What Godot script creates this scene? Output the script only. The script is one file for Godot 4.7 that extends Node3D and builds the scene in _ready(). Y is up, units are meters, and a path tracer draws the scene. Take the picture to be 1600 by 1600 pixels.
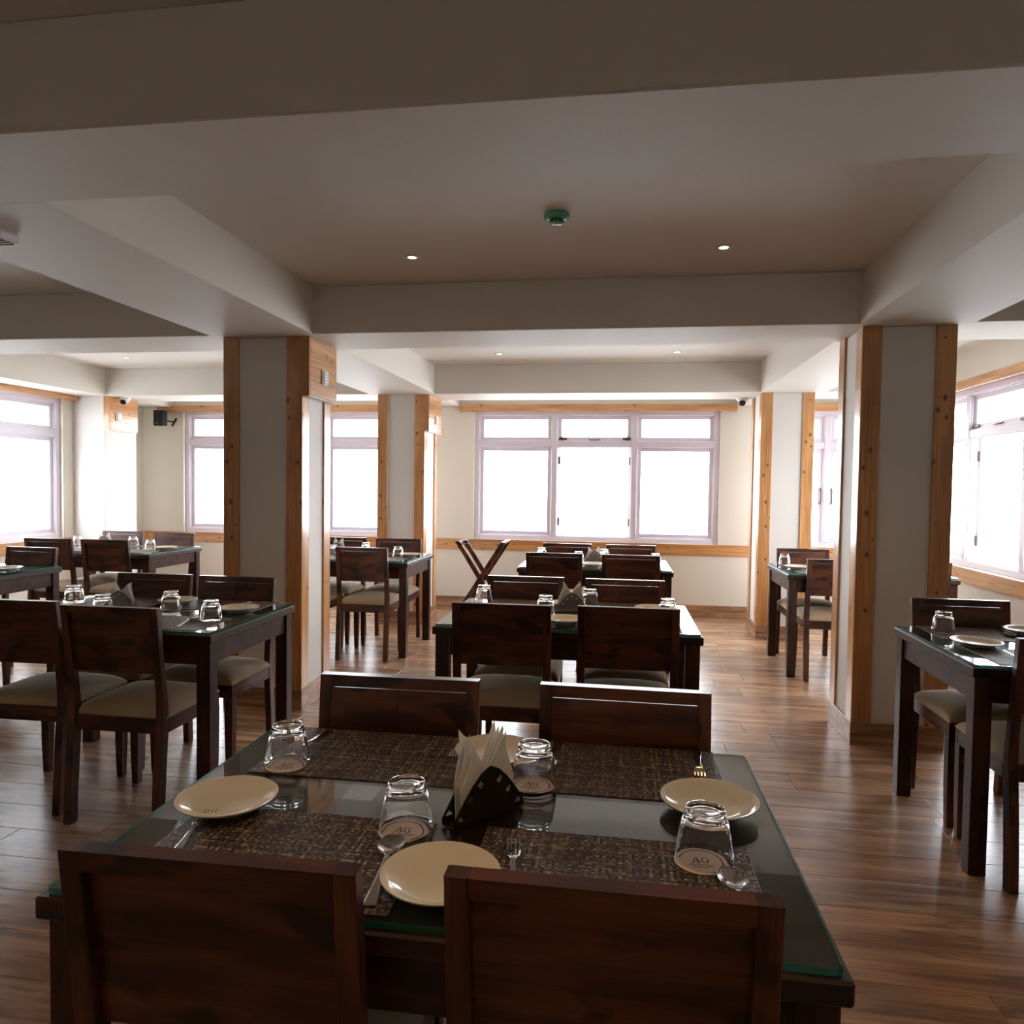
extends Node3D

# ---------- measured frame of the room (metres, y up, camera looks along -z) ----------
const EYE := 1.3748
const SOFFIT := 2.24
const CEIL := 2.514
const BACK := -7.988
const LEFT := -5.70
const RIGHT := 2.72
const FRONT := 2.6
const TOP := 0.762          # upper face of the table glass

var M := {}
var used := {}
var rng := RandomNumberGenerator.new()
var proto := {}

# =====================================================================================
#  mesh builder
# =====================================================================================
class MB:
	var v := PackedVector3Array()
	var n := PackedVector3Array()
	var uv := PackedVector2Array()
	var x := Transform3D()

	func tri(a: Vector3, b: Vector3, c: Vector3, na: Vector3, nb: Vector3, nc: Vector3) -> void:
		var f := (b - a).cross(c - a)
		if f.length_squared() < 1e-18:
			return
		var flip := f.dot(na + nb + nc) > 0.0
		var ps := [a, c, b] if flip else [a, b, c]
		var ns := [na, nc, nb] if flip else [na, nb, nc]
		for i in 3:
			v.append(x * ps[i])
			n.append((x.basis * ns[i]).normalized())
			uv.append(Vector2(ps[i].x + ps[i].z, ps[i].y))

	func quad(a: Vector3, b: Vector3, c: Vector3, d: Vector3, nn: Vector3) -> void:
		tri(a, b, c, nn, nn, nn)
		tri(a, c, d, nn, nn, nn)

	func quads(a: Vector3, b: Vector3, c: Vector3, d: Vector3, na: Vector3, nb: Vector3, nc: Vector3, nd: Vector3) -> void:
		tri(a, b, c, na, nb, nc)
		tri(a, c, d, na, nc, nd)

	func box(lo: Vector3, hi: Vector3, bev := 0.0) -> MB:
		var c := (lo + hi) * 0.5
		var h := (hi - lo) * 0.5
		var e: float = minf(bev, minf(h.x, minf(h.y, h.z)) * 0.9)
		for i in 3:
			var j := (i + 1) % 3
			var k := (i + 2) % 3
			for s in [-1.0, 1.0]:
				var nn := Vector3()
				nn[i] = s
				var q := []
				for t in [[-1.0, -1.0], [1.0, -1.0], [1.0, 1.0], [-1.0, 1.0]]:
					var p := Vector3()
					p[i] = s * h[i]
					p[j] = t[0] * (h[j] - e)
					p[k] = t[1] * (h[k] - e)
					q.append(c + p)
				quad(q[0], q[1], q[2], q[3], nn)
				if e > 0.0:
					for s2 in [-1.0, 1.0]:
						var nm := Vector3()
						nm[i] = s
						nm[j] = s2
						var a := Vector3()
						a[i] = s * h[i]
						a[j] = s2 * (h[j] - e)
						var b := Vector3()
						b[i] = s * (h[i] - e)
						b[j] = s2 * h[j]
						var up := Vector3()
						up[k] = h[k] - e
						quad(c + a - up, c + b - up, c + b + up, c + a + up, nm.normalized())
		if e > 0.0:
			for sx in [-1.0, 1.0]:
				for sy in [-1.0, 1.0]:
					for sz in [-1.0, 1.0]:
						var s3 := Vector3(sx, sy, sz)
						var nn := s3.normalized()
						tri(c + s3 * Vector3(h.x, h.y - e, h.z - e), c + s3 * Vector3(h.x - e, h.y, h.z - e), c + s3 * Vector3(h.x - e, h.y - e, h.z), nn, nn, nn)
		return self

	func lathe(p: Array, segs := 32, crease := 0.6) -> MB:
		var m := p.size() - 1
		var sn := []
		for i in m:
			var d: Vector2 = p[i + 1] - p[i]
			sn.append(Vector2(d.y, -d.x).normalized())
		for i in m:
			var n0: Vector2 = sn[i]
			var n1: Vector2 = sn[i]
			if i > 0 and sn[i - 1].dot(sn[i]) > crease:
				n0 = (sn[i - 1] + sn[i]).normalized()
			if i < m - 1 and sn[i + 1].dot(sn[i]) > crease:
				n1 = (sn[i + 1] + sn[i]).normalized()
			for k in segs:
				var a0 := TAU * k / segs
				var a1 := TAU * (k + 1) / segs
				var e0 := Vector3(cos(a0), 0, sin(a0))
				var e1 := Vector3(cos(a1), 0, sin(a1))
				var up := Vector3.UP
				quads(e0 * p[i].x + up * p[i].y, e1 * p[i].x + up * p[i].y, e1 * p[i + 1].x + up * p[i + 1].y, e0 * p[i + 1].x + up * p[i + 1].y,
					e0 * n0.x + up * n0.y, e1 * n0.x + up * n0.y, e1 * n1.x + up * n1.y, e0 * n1.x + up * n1.y)
		return self

	# a solid strip: for each station two outlines (lower ring, joined in order); every ring has the same count
	func loft(rings: Array, smooth := true) -> MB:
		var cnt: int = rings[0].size()
		var mid := []
		for r in rings:
			var c := Vector3()
			for q in r:
				c += q
			mid.append(c / cnt)
		var nr := []
		for i in rings.size():
			var row := []
			for k in cnt:
				var along: Vector3 = rings[mini(i + 1, rings.size() - 1)][k] - rings[maxi(i - 1, 0)][k]
				var around: Vector3 = rings[i][(k + 1) % cnt] - rings[i][(k + cnt - 1) % cnt]
				var q := along.cross(around).normalized()
				if q.dot(rings[i][k] - mid[i]) < 0.0:
					q = -q
				row.append(q)
			nr.append(row)
		for i in rings.size() - 1:
			for k in cnt:
				var k2 := (k + 1) % cnt
				var a: Vector3 = rings[i][k]
				var b: Vector3 = rings[i][k2]
				var c: Vector3 = rings[i + 1][k2]
				var d: Vector3 = rings[i + 1][k]
				if smooth:
					quads(a, b, c, d, nr[i][k], nr[i][k2], nr[i + 1][k2], nr[i + 1][k])
				else:
					var f := (c - a).cross(d - b).normalized()
					if f.dot((a + b + c + d) * 0.25 - (mid[i] + mid[i + 1]) * 0.5) < 0.0:
						f = -f
					quad(a, b, c, d, f)
		for e in [0, rings.size() - 1]:
			var f: Vector3 = (mid[0] - mid[1]).normalized() if e == 0 else (mid[-1] - mid[-2]).normalized()
			for k in cnt:
				tri(mid[e], rings[e][k], rings[e][(k + 1) % cnt], f, f, f)
		return self

	func bar(a: Vector3, b: Vector3, w: float, t: float, side := Vector3.RIGHT) -> MB:
		var d := (b - a).normalized()
		var s := (side - d * side.dot(d)).normalized() * w * 0.5
		var u := d.cross(s).normalized() * t * 0.5
		return loft([[a - s - u, a + s - u, a + s + u, a - s + u], [b - s - u, b + s - u, b + s + u, b - s + u]], false)

	func tube(path: Array, r: float, segs := 8) -> MB:
		var rings := []
		var side := Vector3.UP
		for i in path.size():
			var d: Vector3 = (path[mini(i + 1, path.size() - 1)] - path[maxi(i - 1, 0)]).normalized()
			if absf(side.dot(d)) > 0.95:
				side = Vector3.RIGHT
			var s := (side - d * side.dot(d)).normalized()
			var u := d.cross(s)
			var ring := []
			for k in segs:
				ring.append(path[i] + (s * cos(TAU * k / segs) + u * sin(TAU * k / segs)) * r)
			rings.append(ring)
		return loft(rings)

	# flat outline (x, y) given thickness along z, centred
	func plate(outline: PackedVector2Array, t: float) -> MB:
		var idx := Geometry2D.triangulate_polygon(outline)
		for i in range(0, idx.size(), 3):
			for s in [-1.0, 1.0]:
				var q := []
				for k in 3:
					var p := outline[idx[i + k]]
					q.append(Vector3(p.x, p.y, s * t * 0.5))
				tri(q[0], q[1], q[2], Vector3(0, 0, s), Vector3(0, 0, s), Vector3(0, 0, s))
		var cw := Geometry2D.is_polygon_clockwise(outline)
		for i in outline.size():
			var a := outline[i]
			var b := outline[(i + 1) % outline.size()]
			var d := (b - a).normalized()
			var nn := Vector3(d.y, -d.x, 0) * (-1.0 if cw else 1.0)
			quad(Vector3(a.x, a.y, -t / 2), Vector3(b.x, b.y, -t / 2), Vector3(b.x, b.y, t / 2), Vector3(a.x, a.y, t / 2), nn)
		return self

	func mesh() -> ArrayMesh:
		var a := []
		a.resize(Mesh.ARRAY_MAX)
		a[Mesh.ARRAY_VERTEX] = v
		a[Mesh.ARRAY_NORMAL] = n
		a[Mesh.ARRAY_TEX_UV] = uv
		var m := ArrayMesh.new()
		m.add_surface_from_arrays(Mesh.PRIMITIVE_TRIANGLES, a)
		return m

# =====================================================================================
#  scene tree helpers
# =====================================================================================
func numbered(called: String) -> String:
	var k: int = used.get(called, 0)
	used[called] = k + 1
	return called if k == 0 else "%s_%03d" % [called, k]

func thing(called: String, label: String, category: String, at := Vector3.ZERO, turn := 0.0, group := "") -> Node3D:
	var o := Node3D.new()
	o.name = numbered(called)
	add_child(o)
	o.position = at
	o.rotation.y = turn
	tag(o, label, category, group)
	return o

func tag(o: Node3D, label: String, category := "", group := "", kind := "") -> Node3D:
	if label != "":
		o.set_meta("label", label)
	if category != "":
		o.set_meta("category", category)
	if group != "":
		o.set_meta("group", group)
	if kind != "":
		o.set_meta("kind", kind)
	return o

func part(called: String, mesh: Mesh, mat: Material, parent: Node3D, at := Vector3.ZERO) -> MeshInstance3D:
	var o := MeshInstance3D.new()
	o.name = called
	o.mesh = mesh
	o.material_override = mat
	o.position = at
	parent.add_child(o, true)
	return o

func solo(called: String, mesh: Mesh, mat: Material, label: String, category: String, at := Vector3.ZERO, turn := 0.0, group := "") -> MeshInstance3D:
	var o := MeshInstance3D.new()
	o.name = numbered(called)
	o.mesh = mesh
	o.material_override = mat
	o.position = at
	o.rotation.y = turn
	add_child(o)
	tag(o, label, category, group)
	return o

func struct(called: String, mesh: Mesh, mat: Material, label: String) -> MeshInstance3D:
	var o := MeshInstance3D.new()
	o.name = numbered(called)
	o.mesh = mesh
	o.material_override = mat
	add_child(o)
	tag(o, label, "", "", "structure")
	return o

func struct_root(called: String, label: String, at := Vector3.ZERO, turn := 0.0) -> Node3D:
	var o := Node3D.new()
	o.name = numbered(called)
	add_child(o)
	o.position = at
	o.rotation.y = turn
	tag(o, label, "", "", "structure")
	return o

func dup(src: Node3D, label: String, at: Vector3, turn := 0.0, group := "") -> Node3D:
	var o: Node3D = src
	if src.has_meta("placed"):
		o = src.duplicate()
		o.name = numbered(String(src.get_meta("stem")))
		add_child(o)
	else:
		src.set_meta("stem", String(src.name).get_slice("_0", 0))
		src.set_meta("placed", true)
	o.position = at
	o.rotation.y = turn
	o.set_meta("label", label)
	if group != "":
		o.set_meta("group", group)
	return o

func bx(lo: Vector3, hi: Vector3, bev := 0.0) -> ArrayMesh:
	return MB.new().box(lo, hi, bev).mesh()

# =====================================================================================
#  textures and materials
# =====================================================================================
func noise_l8(w: int, h: int, sd: int, freq: float, oct := 3, kind := FastNoiseLite.TYPE_SIMPLEX_SMOOTH) -> Image:
	var f := FastNoiseLite.new()
	f.seed = sd
	f.noise_type = kind
	f.frequency = freq
	f.fractal_octaves = oct
	var im := f.get_seamless_image(w, h)
	im.convert(Image.FORMAT_L8)
	return im

func stretched(w: int, h: int, w0: int, h0: int, sd: int, freq: float, oct := 3) -> PackedByteArray:
	var im := noise_l8(w0, h0, sd, freq, oct)
	im.resize(w, h, Image.INTERPOLATE_CUBIC)
	return im.get_data()

func lin(r: float, g: float, b: float) -> Color:
	return Color(r, g, b)

# grain along u; a = dark, b = light, c = the darkest figure
func wood_image(w: int, h: int, sd: int, a: Color, b: Color, c: Color, figure: float, soft := 1.0) -> Image:
	var fine := stretched(w, h, w / 32, h, sd, 0.16, 3)
	var mid := stretched(w, h, w / 16, h / 2, sd + 1, 0.035, 3)
	var big := stretched(w, h, w / 12, h / 6, sd + 2, 0.03, 2)
	var fig := stretched(w, h, w / 8, h / 4, sd + 3, 0.035, 4)
	var out := PackedByteArray()
	out.resize(w * h * 3)
	for i in w * h:
		var t := clampf(0.5 + (fine[i] - 128) / 128.0 * 0.28 * soft + (mid[i] - 128) / 128.0 * 0.55 * soft + (big[i] - 128) / 128.0 * 0.45, 0.0, 1.0)
		var g := clampf(((fig[i] - 128) / 128.0 - 0.22) * 3.0, 0.0, 1.0) * figure
		var k := a.lerp(b, t).lerp(c, g)
		out[i * 3] = int(k.r * 255.0)
		out[i * 3 + 1] = int(k.g * 255.0)
		out[i * 3 + 2] = int(k.b * 255.0)
	return Image.create_from_data(w, h, false, Image.FORMAT_RGB8, out)

func pine_image(w: int, h: int) -> Image:      # grain along v
	var fine := noise_l8(w, h / 32, 71, 0.11, 3)
	fine.resize(w, h, Image.INTERPOLATE_CUBIC)
	var f := fine.get_data()
	var broad := noise_l8(w / 4, h / 48, 72, 0.05, 2)
	broad.resize(w, h, Image.INTERPOLATE_CUBIC)
	var g := broad.get_data()
	var a := Color(0.66, 0.44, 0.25)
	var b := Color(0.83, 0.62, 0.40)
	var im := Image.create(w, h, false, Image.FORMAT_RGB8)
	for y in h:
		for x in w:
			var i := y * w + x
			var t := clampf(0.55 + (f[i] - 128) / 128.0 * 0.5 + (g[i] - 128) / 128.0 * 0.5, 0.0, 1.0)
			im.set_pixel(x, y, a.lerp(b, t))
	var r := RandomNumberGenerator.new()
	r.seed = 5
	for k in 30:
		var cx := r.randi_range(0, w - 1)
		var cy := r.randi_range(0, h - 1)
		var rx := r.randf_range(1.5, 4.2)
		var ry := rx * r.randf_range(1.0, 1.7)
		for dy in range(-20, 21):
			for dx in range(-14, 15):
				var d := sqrt(dx * dx / (rx * rx) + dy * dy / (ry * ry))
				if d < 2.4:
					var s := 0.85 if d < 0.9 else 0.85 * (2.4 - d) / 1.5 * 0.55
					var px := posmod(cx + dx, w)
					var py := posmod(cy + dy, h)
					im.set_pixel(px, py, im.get_pixel(px, py).lerp(Color(0.33, 0.16, 0.07), s))
	return im

func weave_images() -> Array:
	var cells := 48
	var px := 8
	var s := cells * px
	var col := Image.create(s, s, false, Image.FORMAT_RGB8)
	var hgt := Image.create(s, s, false, Image.FORMAT_L8)
	var r := RandomNumberGenerator.new()
	r.seed = 11
	var tone := [Color(0.12, 0.09, 0.075), Color(0.25, 0.195, 0.15), Color(0.42, 0.34, 0.26), Color(0.66, 0.58, 0.46), Color(0.15, 0.12, 0.11)]
	var rows := []
	var cols := []
	for k in cells:
		rows.append(tone[r.randi_range(0, 4)])
		cols.append(tone[r.randi_range(0, 4)])
	for cy in cells:
		for cx in cells:
			var over := (cx + cy) % 2 == 0
			var c: Color = rows[cy] if over else cols[cx]
			c = c.lerp(tone[r.randi_range(0, 4)], 0.5)
			for y in px:
				for x in px:
					var u := (x + 0.5) / px * 2.0 - 1.0
					var w := (y + 0.5) / px * 2.0 - 1.0
					var across := w if over else u
					var along := u if over else w
					var hh := sqrt(maxf(0.0, 1.0 - pow(across * 1.08, 2.0))) * (0.65 + 0.35 * cos(along * 1.4))
					col.set_pixel(cx * px + x, cy * px + y, c)
					hgt.set_pixel(cx * px + x, cy * px + y, Color(hh, hh, hh))
	return [col, hgt]

func tex(im: Image) -> ImageTexture:
	return ImageTexture.create_from_image(im)

func mat(c: Color, rough: float, metal := 0.0) -> StandardMaterial3D:
	var m := StandardMaterial3D.new()
	m.albedo_color = c
	m.roughness = rough
	m.metallic = metal
	return m

func mapped(t: Texture2D, rough: float, scale: Vector3, tint := Color.WHITE, offset := Vector3.ZERO) -> StandardMaterial3D:
	var m := mat(tint, rough)
	m.albedo_texture = t
	m.uv1_triplanar = true
	m.uv1_world_triplanar = true
	m.uv1_scale = scale
	m.uv1_offset = offset
	m.uv1_triplanar_sharpness = 8.0
	return m

func make_materials() -> void:
	var sh := wood_image(1024, 512, 21, Color(0.22, 0.105, 0.065), Color(0.44, 0.235, 0.14), Color(0.095, 0.045, 0.03), 0.75)
	var sv: Image = sh.duplicate()
	sv.rotate_90(CLOCKWISE)
	var th := tex(sh)
	var tv := tex(sv)
	M.wood_h = mapped(th, 0.36, Vector3(0.9, 1.8, 0.9))
	M.wood_v = mapped(tv, 0.36, Vector3(1.8, 0.9, 1.8))
	M.table_h = mapped(th, 0.36, Vector3(0.8, 1.6, 1.6), Color(0.72, 0.68, 0.68))
	M.table_v = mapped(tv, 0.36, Vector3(1.6, 0.8, 1.6), Color(0.72, 0.68, 0.68))
	M.top_wood = mapped(th, 0.4, Vector3(0.6, 1.6, 1.3), Color(0.62, 0.62, 0.64))
	var fl := wood_image(1024, 1024, 41, Color(0.52, 0.395, 0.295), Color(0.80, 0.65, 0.52), Color(0.46, 0.36, 0.295), 0.6, 0.6)
	var tf := tex(fl)
	var tints := [Color(1, 1, 1), Color(0.92, 0.92, 0.93), Color(1.0, 0.96, 0.92), Color(0.88, 0.86, 0.85), Color(0.97, 0.98, 1.0), Color(0.94, 0.90, 0.86)]
	for k in 6:
		var m := mapped(tf, 0.27, Vector3(0.55, 1.0, 1.9), tints[k], Vector3(0.37 * k, 0.0, 0.29 * k))
		m.metallic_specular = 0.6
		M["plank%d" % k] = m
	M.joint = mat(Color(0.30, 0.23, 0.175), 0.7)
	M.base_tile = mapped(tf, 0.35, Vector3(0.55, 2.0, 0.55), Color(1.0, 0.97, 0.94))
	var pv := pine_image(256, 1024)
	var ph: Image = pv.duplicate()
	ph.rotate_90(CLOCKWISE)
	M.pine_v = mapped(tex(pv), 0.3, Vector3(2.2, 0.6, 2.2))
	M.pine_h = mapped(tex(ph), 0.3, Vector3(0.6, 2.2, 0.6))
	M.pine_v.clearcoat_enabled = true
	M.pine_v.clearcoat = 0.5
	M.pine_v.clearcoat_roughness = 0.12
	M.pine_h.clearcoat_enabled = true
	M.pine_h.clearcoat = 0.5
	M.pine_h.clearcoat_roughness = 0.12
	var lumps := tex(noise_l8(512, 512, 91, 0.05, 4))
	M.cream = mat(Color(0.88, 0.86, 0.815), 0.75)
	M.plaster = mat(Color(0.86, 0.84, 0.815), 0.7)
	M.ceiling = mat(Color(0.865, 0.84, 0.80), 0.6)
	for k in ["cream", "plaster", "ceiling"]:
		M[k].heightmap_enabled = true
		M[k].heightmap_texture = lumps
		M[k].heightmap_scale = 0.03
		M[k].uv1_triplanar = true
		M[k].uv1_world_triplanar = true
		M[k].uv1_scale = Vector3.ONE * 1.4
	M.outer = mat(Color(0.7, 0.68, 0.66), 0.9)
	M.paint = mat(Color(0.87, 0.845, 0.89), 0.35)
	M.pane = mat(Color(1, 1, 1, 0.02), 0.02)
	M.pane.transparency = BaseMaterial3D.TRANSPARENCY_ALPHA
	M.sheet = mat(Color(0.96, 1.0, 0.985, 0.0), 0.0)
	M.sheet.refraction_enabled = true
	M.sheet.refraction_scale = 0.05
	M.sheet_edge = mat(Color(0.008, 0.17, 0.14), 0.12)
	M.sheet_edge.backlight_enabled = true
	M.sheet_edge.backlight = Color(0.4, 0.75, 0.66)
	M.glass = mat(Color(1, 1, 1, 0.0), 0.0)
	M.glass.refraction_enabled = true
	M.glass.refraction_scale = 0.05
	M.steel = mat(Color(0.78, 0.76, 0.73), 0.16, 1.0)
	M.brushed = mat(Color(0.60, 0.58, 0.56), 0.3, 1.0)
	M.holder_dark = mat(Color(0.17, 0.135, 0.12), 0.35, 0.4)
	M.brass = mat(Color(0.45, 0.40, 0.33), 0.35, 0.9)
	M.ceramic = mat(Color(0.90, 0.87, 0.81), 0.13)
	M.paper = mat(Color(0.95, 0.94, 0.92), 0.85)
	M.paper.backlight_enabled = true
	M.paper.backlight = Color(0.5, 0.5, 0.48)
	M.card = mat(Color(0.97, 0.90, 0.85), 0.6)
	M.print_red = mat(Color(0.50, 0.13, 0.09), 0.6)
	M.print_brown = mat(Color(0.55, 0.38, 0.32), 0.6)
	var wv := weave_images()
	M.weave = mapped(tex(wv[0]), 0.55, Vector3.ONE * 3.9)
	M.weave.heightmap_enabled = true
	M.weave.heightmap_texture = tex(wv[1])
	M.weave.heightmap_scale = 0.12
	var cloth := tex(noise_l8(256, 256, 61, 0.35, 2))
	M.fabric = mat(Color(0.70, 0.61, 0.49), 0.95)
	M.fabric.heightmap_enabled = true
	M.fabric.heightmap_texture = cloth
	M.fabric.heightmap_scale = 0.1
	M.fabric.uv1_triplanar = true
	M.fabric.uv1_scale = Vector3.ONE * 4.0
	M.fabric.rim_enabled = true
	M.fabric.rim = 0.3
	M.green_plastic = mat(Color(0.36, 0.66, 0.53), 0.22)
	M.green_dark = mat(Color(0.03, 0.10, 0.08), 0.4)
	M.white_plastic = mat(Color(0.88, 0.88, 0.87), 0.4)
	M.grey_plastic = mat(Color(0.55, 0.56, 0.57), 0.4)
	M.black = mat(Color(0.03, 0.03, 0.032), 0.8)
	M.lens = mat(Color(0.01, 0.01, 0.012), 0.05)
	M.strap = mat(Color(0.07, 0.06, 0.06), 0.9)
	M.rubber = mat(Color(0.05, 0.045, 0.04), 0.8)
	M.glow = mat(Color(1, 0.95, 0.85), 0.5)
	M.glow.emission_enabled = true
	M.glow.emission = Color(1.0, 0.86, 0.66)
	M.glow.emission_energy_multiplier = 6.0

# =====================================================================================
#  the room
# =====================================================================================
func build_floor() -> void:
	var fl := struct("floor", bx(Vector3(LEFT - 0.25, -0.2, BACK - 0.25), Vector3(RIGHT + 0.25, -0.004, FRONT + 0.25)), M.joint, "brown wood-look plank floor running across the dining room")
	var w := 0.19
	var L := 1.2
	var g := 0.0007
	var shapes := {}
	var rest := MB.new()
	var row := 0
	var z1 := -1.92 + 25 * w
	var r := RandomNumberGenerator.new()
	r.seed = 3
	while z1 > BACK - 0.02:
		var z0 := z1 - w
		var x := LEFT - r.randf() * L
		while x < RIGHT:
			var a := maxf(x, LEFT)
			var b := minf(x + L, RIGHT)
			var za := maxf(z0, BACK)
			var zb := minf(z1, FRONT)
			if b - a > 0.02 and zb - za > 0.01:
				if z1 < -0.7:
					var key := "%d_%d" % [roundi((b - a) * 100), roundi((zb - za) * 100)]
					if not shapes.has(key):
						shapes[key] = bx(Vector3(g, -0.004, g), Vector3(b - a - g, 0.0, zb - za - g), 0.0012)
					part("plank", shapes[key], M["plank%d" % r.randi_range(0, 5)], fl, Vector3(a, 0, za))
				else:
					rest.box(Vector3(a + g, -0.004, za + g), Vector3(b - g, 0.0, zb - g), 0.0012)
			x += L
		z1 -= w
		row += 1
	var o := part("plank_field", rest.mesh(), M.plank0, fl)
	o.set_meta("kind", "stuff")

func wall_x(called: String, z: float, zo: float, holes: Array, label: String) -> void:       # a wall across x, holes = [x0, x1, y0, y1]
	var m := MB.new()
	var lo := minf(z, zo)
	var hi := maxf(z, zo)
	var x := LEFT - 0.22
	for h in holes:
		m.box(Vector3(x, -0.1, lo), Vector3(h[0], CEIL, hi))
		m.box(Vector3(h[0], -0.1, lo), Vector3(h[1], h[2], hi))
		m.box(Vector3(h[0], h[3], lo), Vector3(h[1], CEIL, hi))
		x = h[1]
	m.box(Vector3(x, -0.1, lo), Vector3(RIGHT + 0.22, CEIL, hi))
	struct(called, m.mesh(), M.cream, label)

func wall_z(called: String, x: float, xo: float, holes: Array, label: String) -> void:       # holes = [z0, z1, y0, y1], z0 < z1
	var m := MB.new()
	var lo := minf(x, xo)
	var hi := maxf(x, xo)
	var z := BACK
	for h in holes:
		m.box(Vector3(lo, -0.1, z), Vector3(hi, CEIL, h[0]))
		m.box(Vector3(lo, -0.1, h[0]), Vector3(hi, h[2], h[1]))
		m.box(Vector3(lo, h[3], h[0]), Vector3(hi, CEIL, h[1]))
		z = h[1]
	m.box(Vector3(lo, -0.1, z), Vector3(hi, CEIL, FRONT))
	struct(called, m.mesh(), M.cream, label)

# local frame: x along the window, y up from the sill, +z into the room; bays = list of widths; kinds = "fixed" / "open"
func build_window(called: String, label: String, at: Vector3, turn: float, width: float, height: float, bays: int, open_bay: int, handles := false) -> void:
	var w := struct_root(called, label, at, turn)
	var f := MB.new()
	var d0 := -0.13
	var d1 := -0.035
	var e := 0.055
	var h := width / 2
	f.box(Vector3(-h, 0, d0), Vector3(-h + e, height, d1), 0.004)
	f.box(Vector3(h - e, 0, d0), Vector3(h, height, d1), 0.004)
	f.box(Vector3(-h + e, 0, d0), Vector3(h - e, 0.05, d1), 0.004)
	f.box(Vector3(-h + e, height - e, d0), Vector3(h - e, height, d1), 0.004)
	var ty := 1.037
	f.box(Vector3(-h + e, ty, d0), Vector3(h - e, ty + 0.062, d1), 0.004)
	var cell := (width - 2 * e - (bays - 1) * 0.062) / bays
	for b in bays - 1:
		var x := -h + e + cell * (b + 1) + 0.062 * b
		f.box(Vector3(x, 0.05, d0), Vector3(x + 0.062, height - e, d1 + 0.004), 0.004)
	# glazing beads round every cell
	for b in bays:
		var x0 := -h + e + b * (cell + 0.062)
		for yy in [[0.05, ty], [ty + 0.062, height - e]]:
			for s in [[x0, x0 + 0.008], [x0 + cell - 0.008, x0 + cell]]:
				f.box(Vector3(s[0], yy[0], -0.075), Vector3(s[1], yy[1], -0.045), 0.002)
			for s in [[yy[0], yy[0] + 0.008], [yy[1] - 0.008, yy[1]]]:
				f.box(Vector3(x0, s[0], -0.075), Vector3(x0 + cell, s[1], -0.045), 0.002)
	part("frame", f.mesh(), M.paint, w)
	for b in bays:
		var x0 := -h + e + b * (cell + 0.062)
		for yy in [[0.05, ty], [ty + 0.062, height - e]]:
			var upper: bool = yy[0] > 0.5
			if b == open_bay and not upper:
				for s in [0, 1]:     # both leaves of the casement swung outward
					var leaf := Node3D.new()
					leaf.name = "sash"
					w.add_child(leaf, true)
					leaf.position = Vector3(x0 + 0.012 if s == 0 else x0 + cell - 0.012, yy[0], -0.115)
					leaf.rotation.y = deg_to_rad(96.0) if s == 0 else deg_to_rad(84.0)
					sash(leaf, cell / 2 - 0.012, yy[1] - yy[0])
					for k in 2:
						part("hinge", bx(Vector3(-0.012, 0.12 + 0.68 * k, -0.012), Vector3(0.012, 0.2 + 0.68 * k, 0.02), 0.003), M.brass, leaf)
			else:
				var leaf := Node3D.new()
				leaf.name = "sash"
				w.add_child(leaf, true)
				leaf.position = Vector3(x0 + 0.004, yy[0] + 0.004, -0.085)
				sash(leaf, cell - 0.008, yy[1] - yy[0] - 0.008)
				if upper and b == open_bay:
					part("handle", MB.new().tube([Vector3(cell / 2 - 0.06, 0.022, 0.02), Vector3(cell / 2 - 0.04, 0.014, 0.04), Vector3(cell / 2 + 0.04, 0.014, 0.04), Vector3(cell / 2 + 0.06, 0.022, 0.02)], 0.006).mesh(), M.brass, leaf)
					for s in [0.0, 1.0]:
						part("latch", MB.new().box(Vector3(0.01 + s * (cell - 0.11), 0.012, 0.018), Vector3(0.1 + s * (cell - 0.11), 0.036, 0.032), 0.004).box(Vector3(0.03 + s * (cell - 0.09), 0.002, 0.018), Vector3(0.055 + s * (cell - 0.09), 0.05, 0.028), 0.003).mesh(), M.brass, leaf)
				if handles and not upper:
					var hx := cell - 0.03 if b == 0 else 0.022
					part("handle", MB.new().tube([Vector3(hx, 0.40, 0.018), Vector3(hx, 0.42, 0.045), Vector3(hx, 0.54, 0.045), Vector3(hx, 0.56, 0.018)], 0.007).mesh(), M.brass, leaf)

func sash(leaf: Node3D, w: float, h: float) -> void:
	var s := 0.042
	var m := MB.new()
	m.box(Vector3(0, 0, -0.018), Vector3(s, h, 0.018), 0.003)
	m.box(Vector3(w - s, 0, -0.018), Vector3(w, h, 0.018), 0.003)
	m.box(Vector3(s, 0, -0.018), Vector3(w - s, s, 0.018), 0.003)
	m.box(Vector3(s, h - s, -0.018), Vector3(w - s, h, 0.018), 0.003)
	part("sash_frame", m.mesh(), M.paint, leaf)
	var p := MB.new()
	p.quad(Vector3(s, s, 0), Vector3(w - s, s, 0), Vector3(w - s, h - s, 0), Vector3(s, h - s, 0), Vector3.BACK)
	part("pane", p.mesh(), M.pane, leaf)

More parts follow.
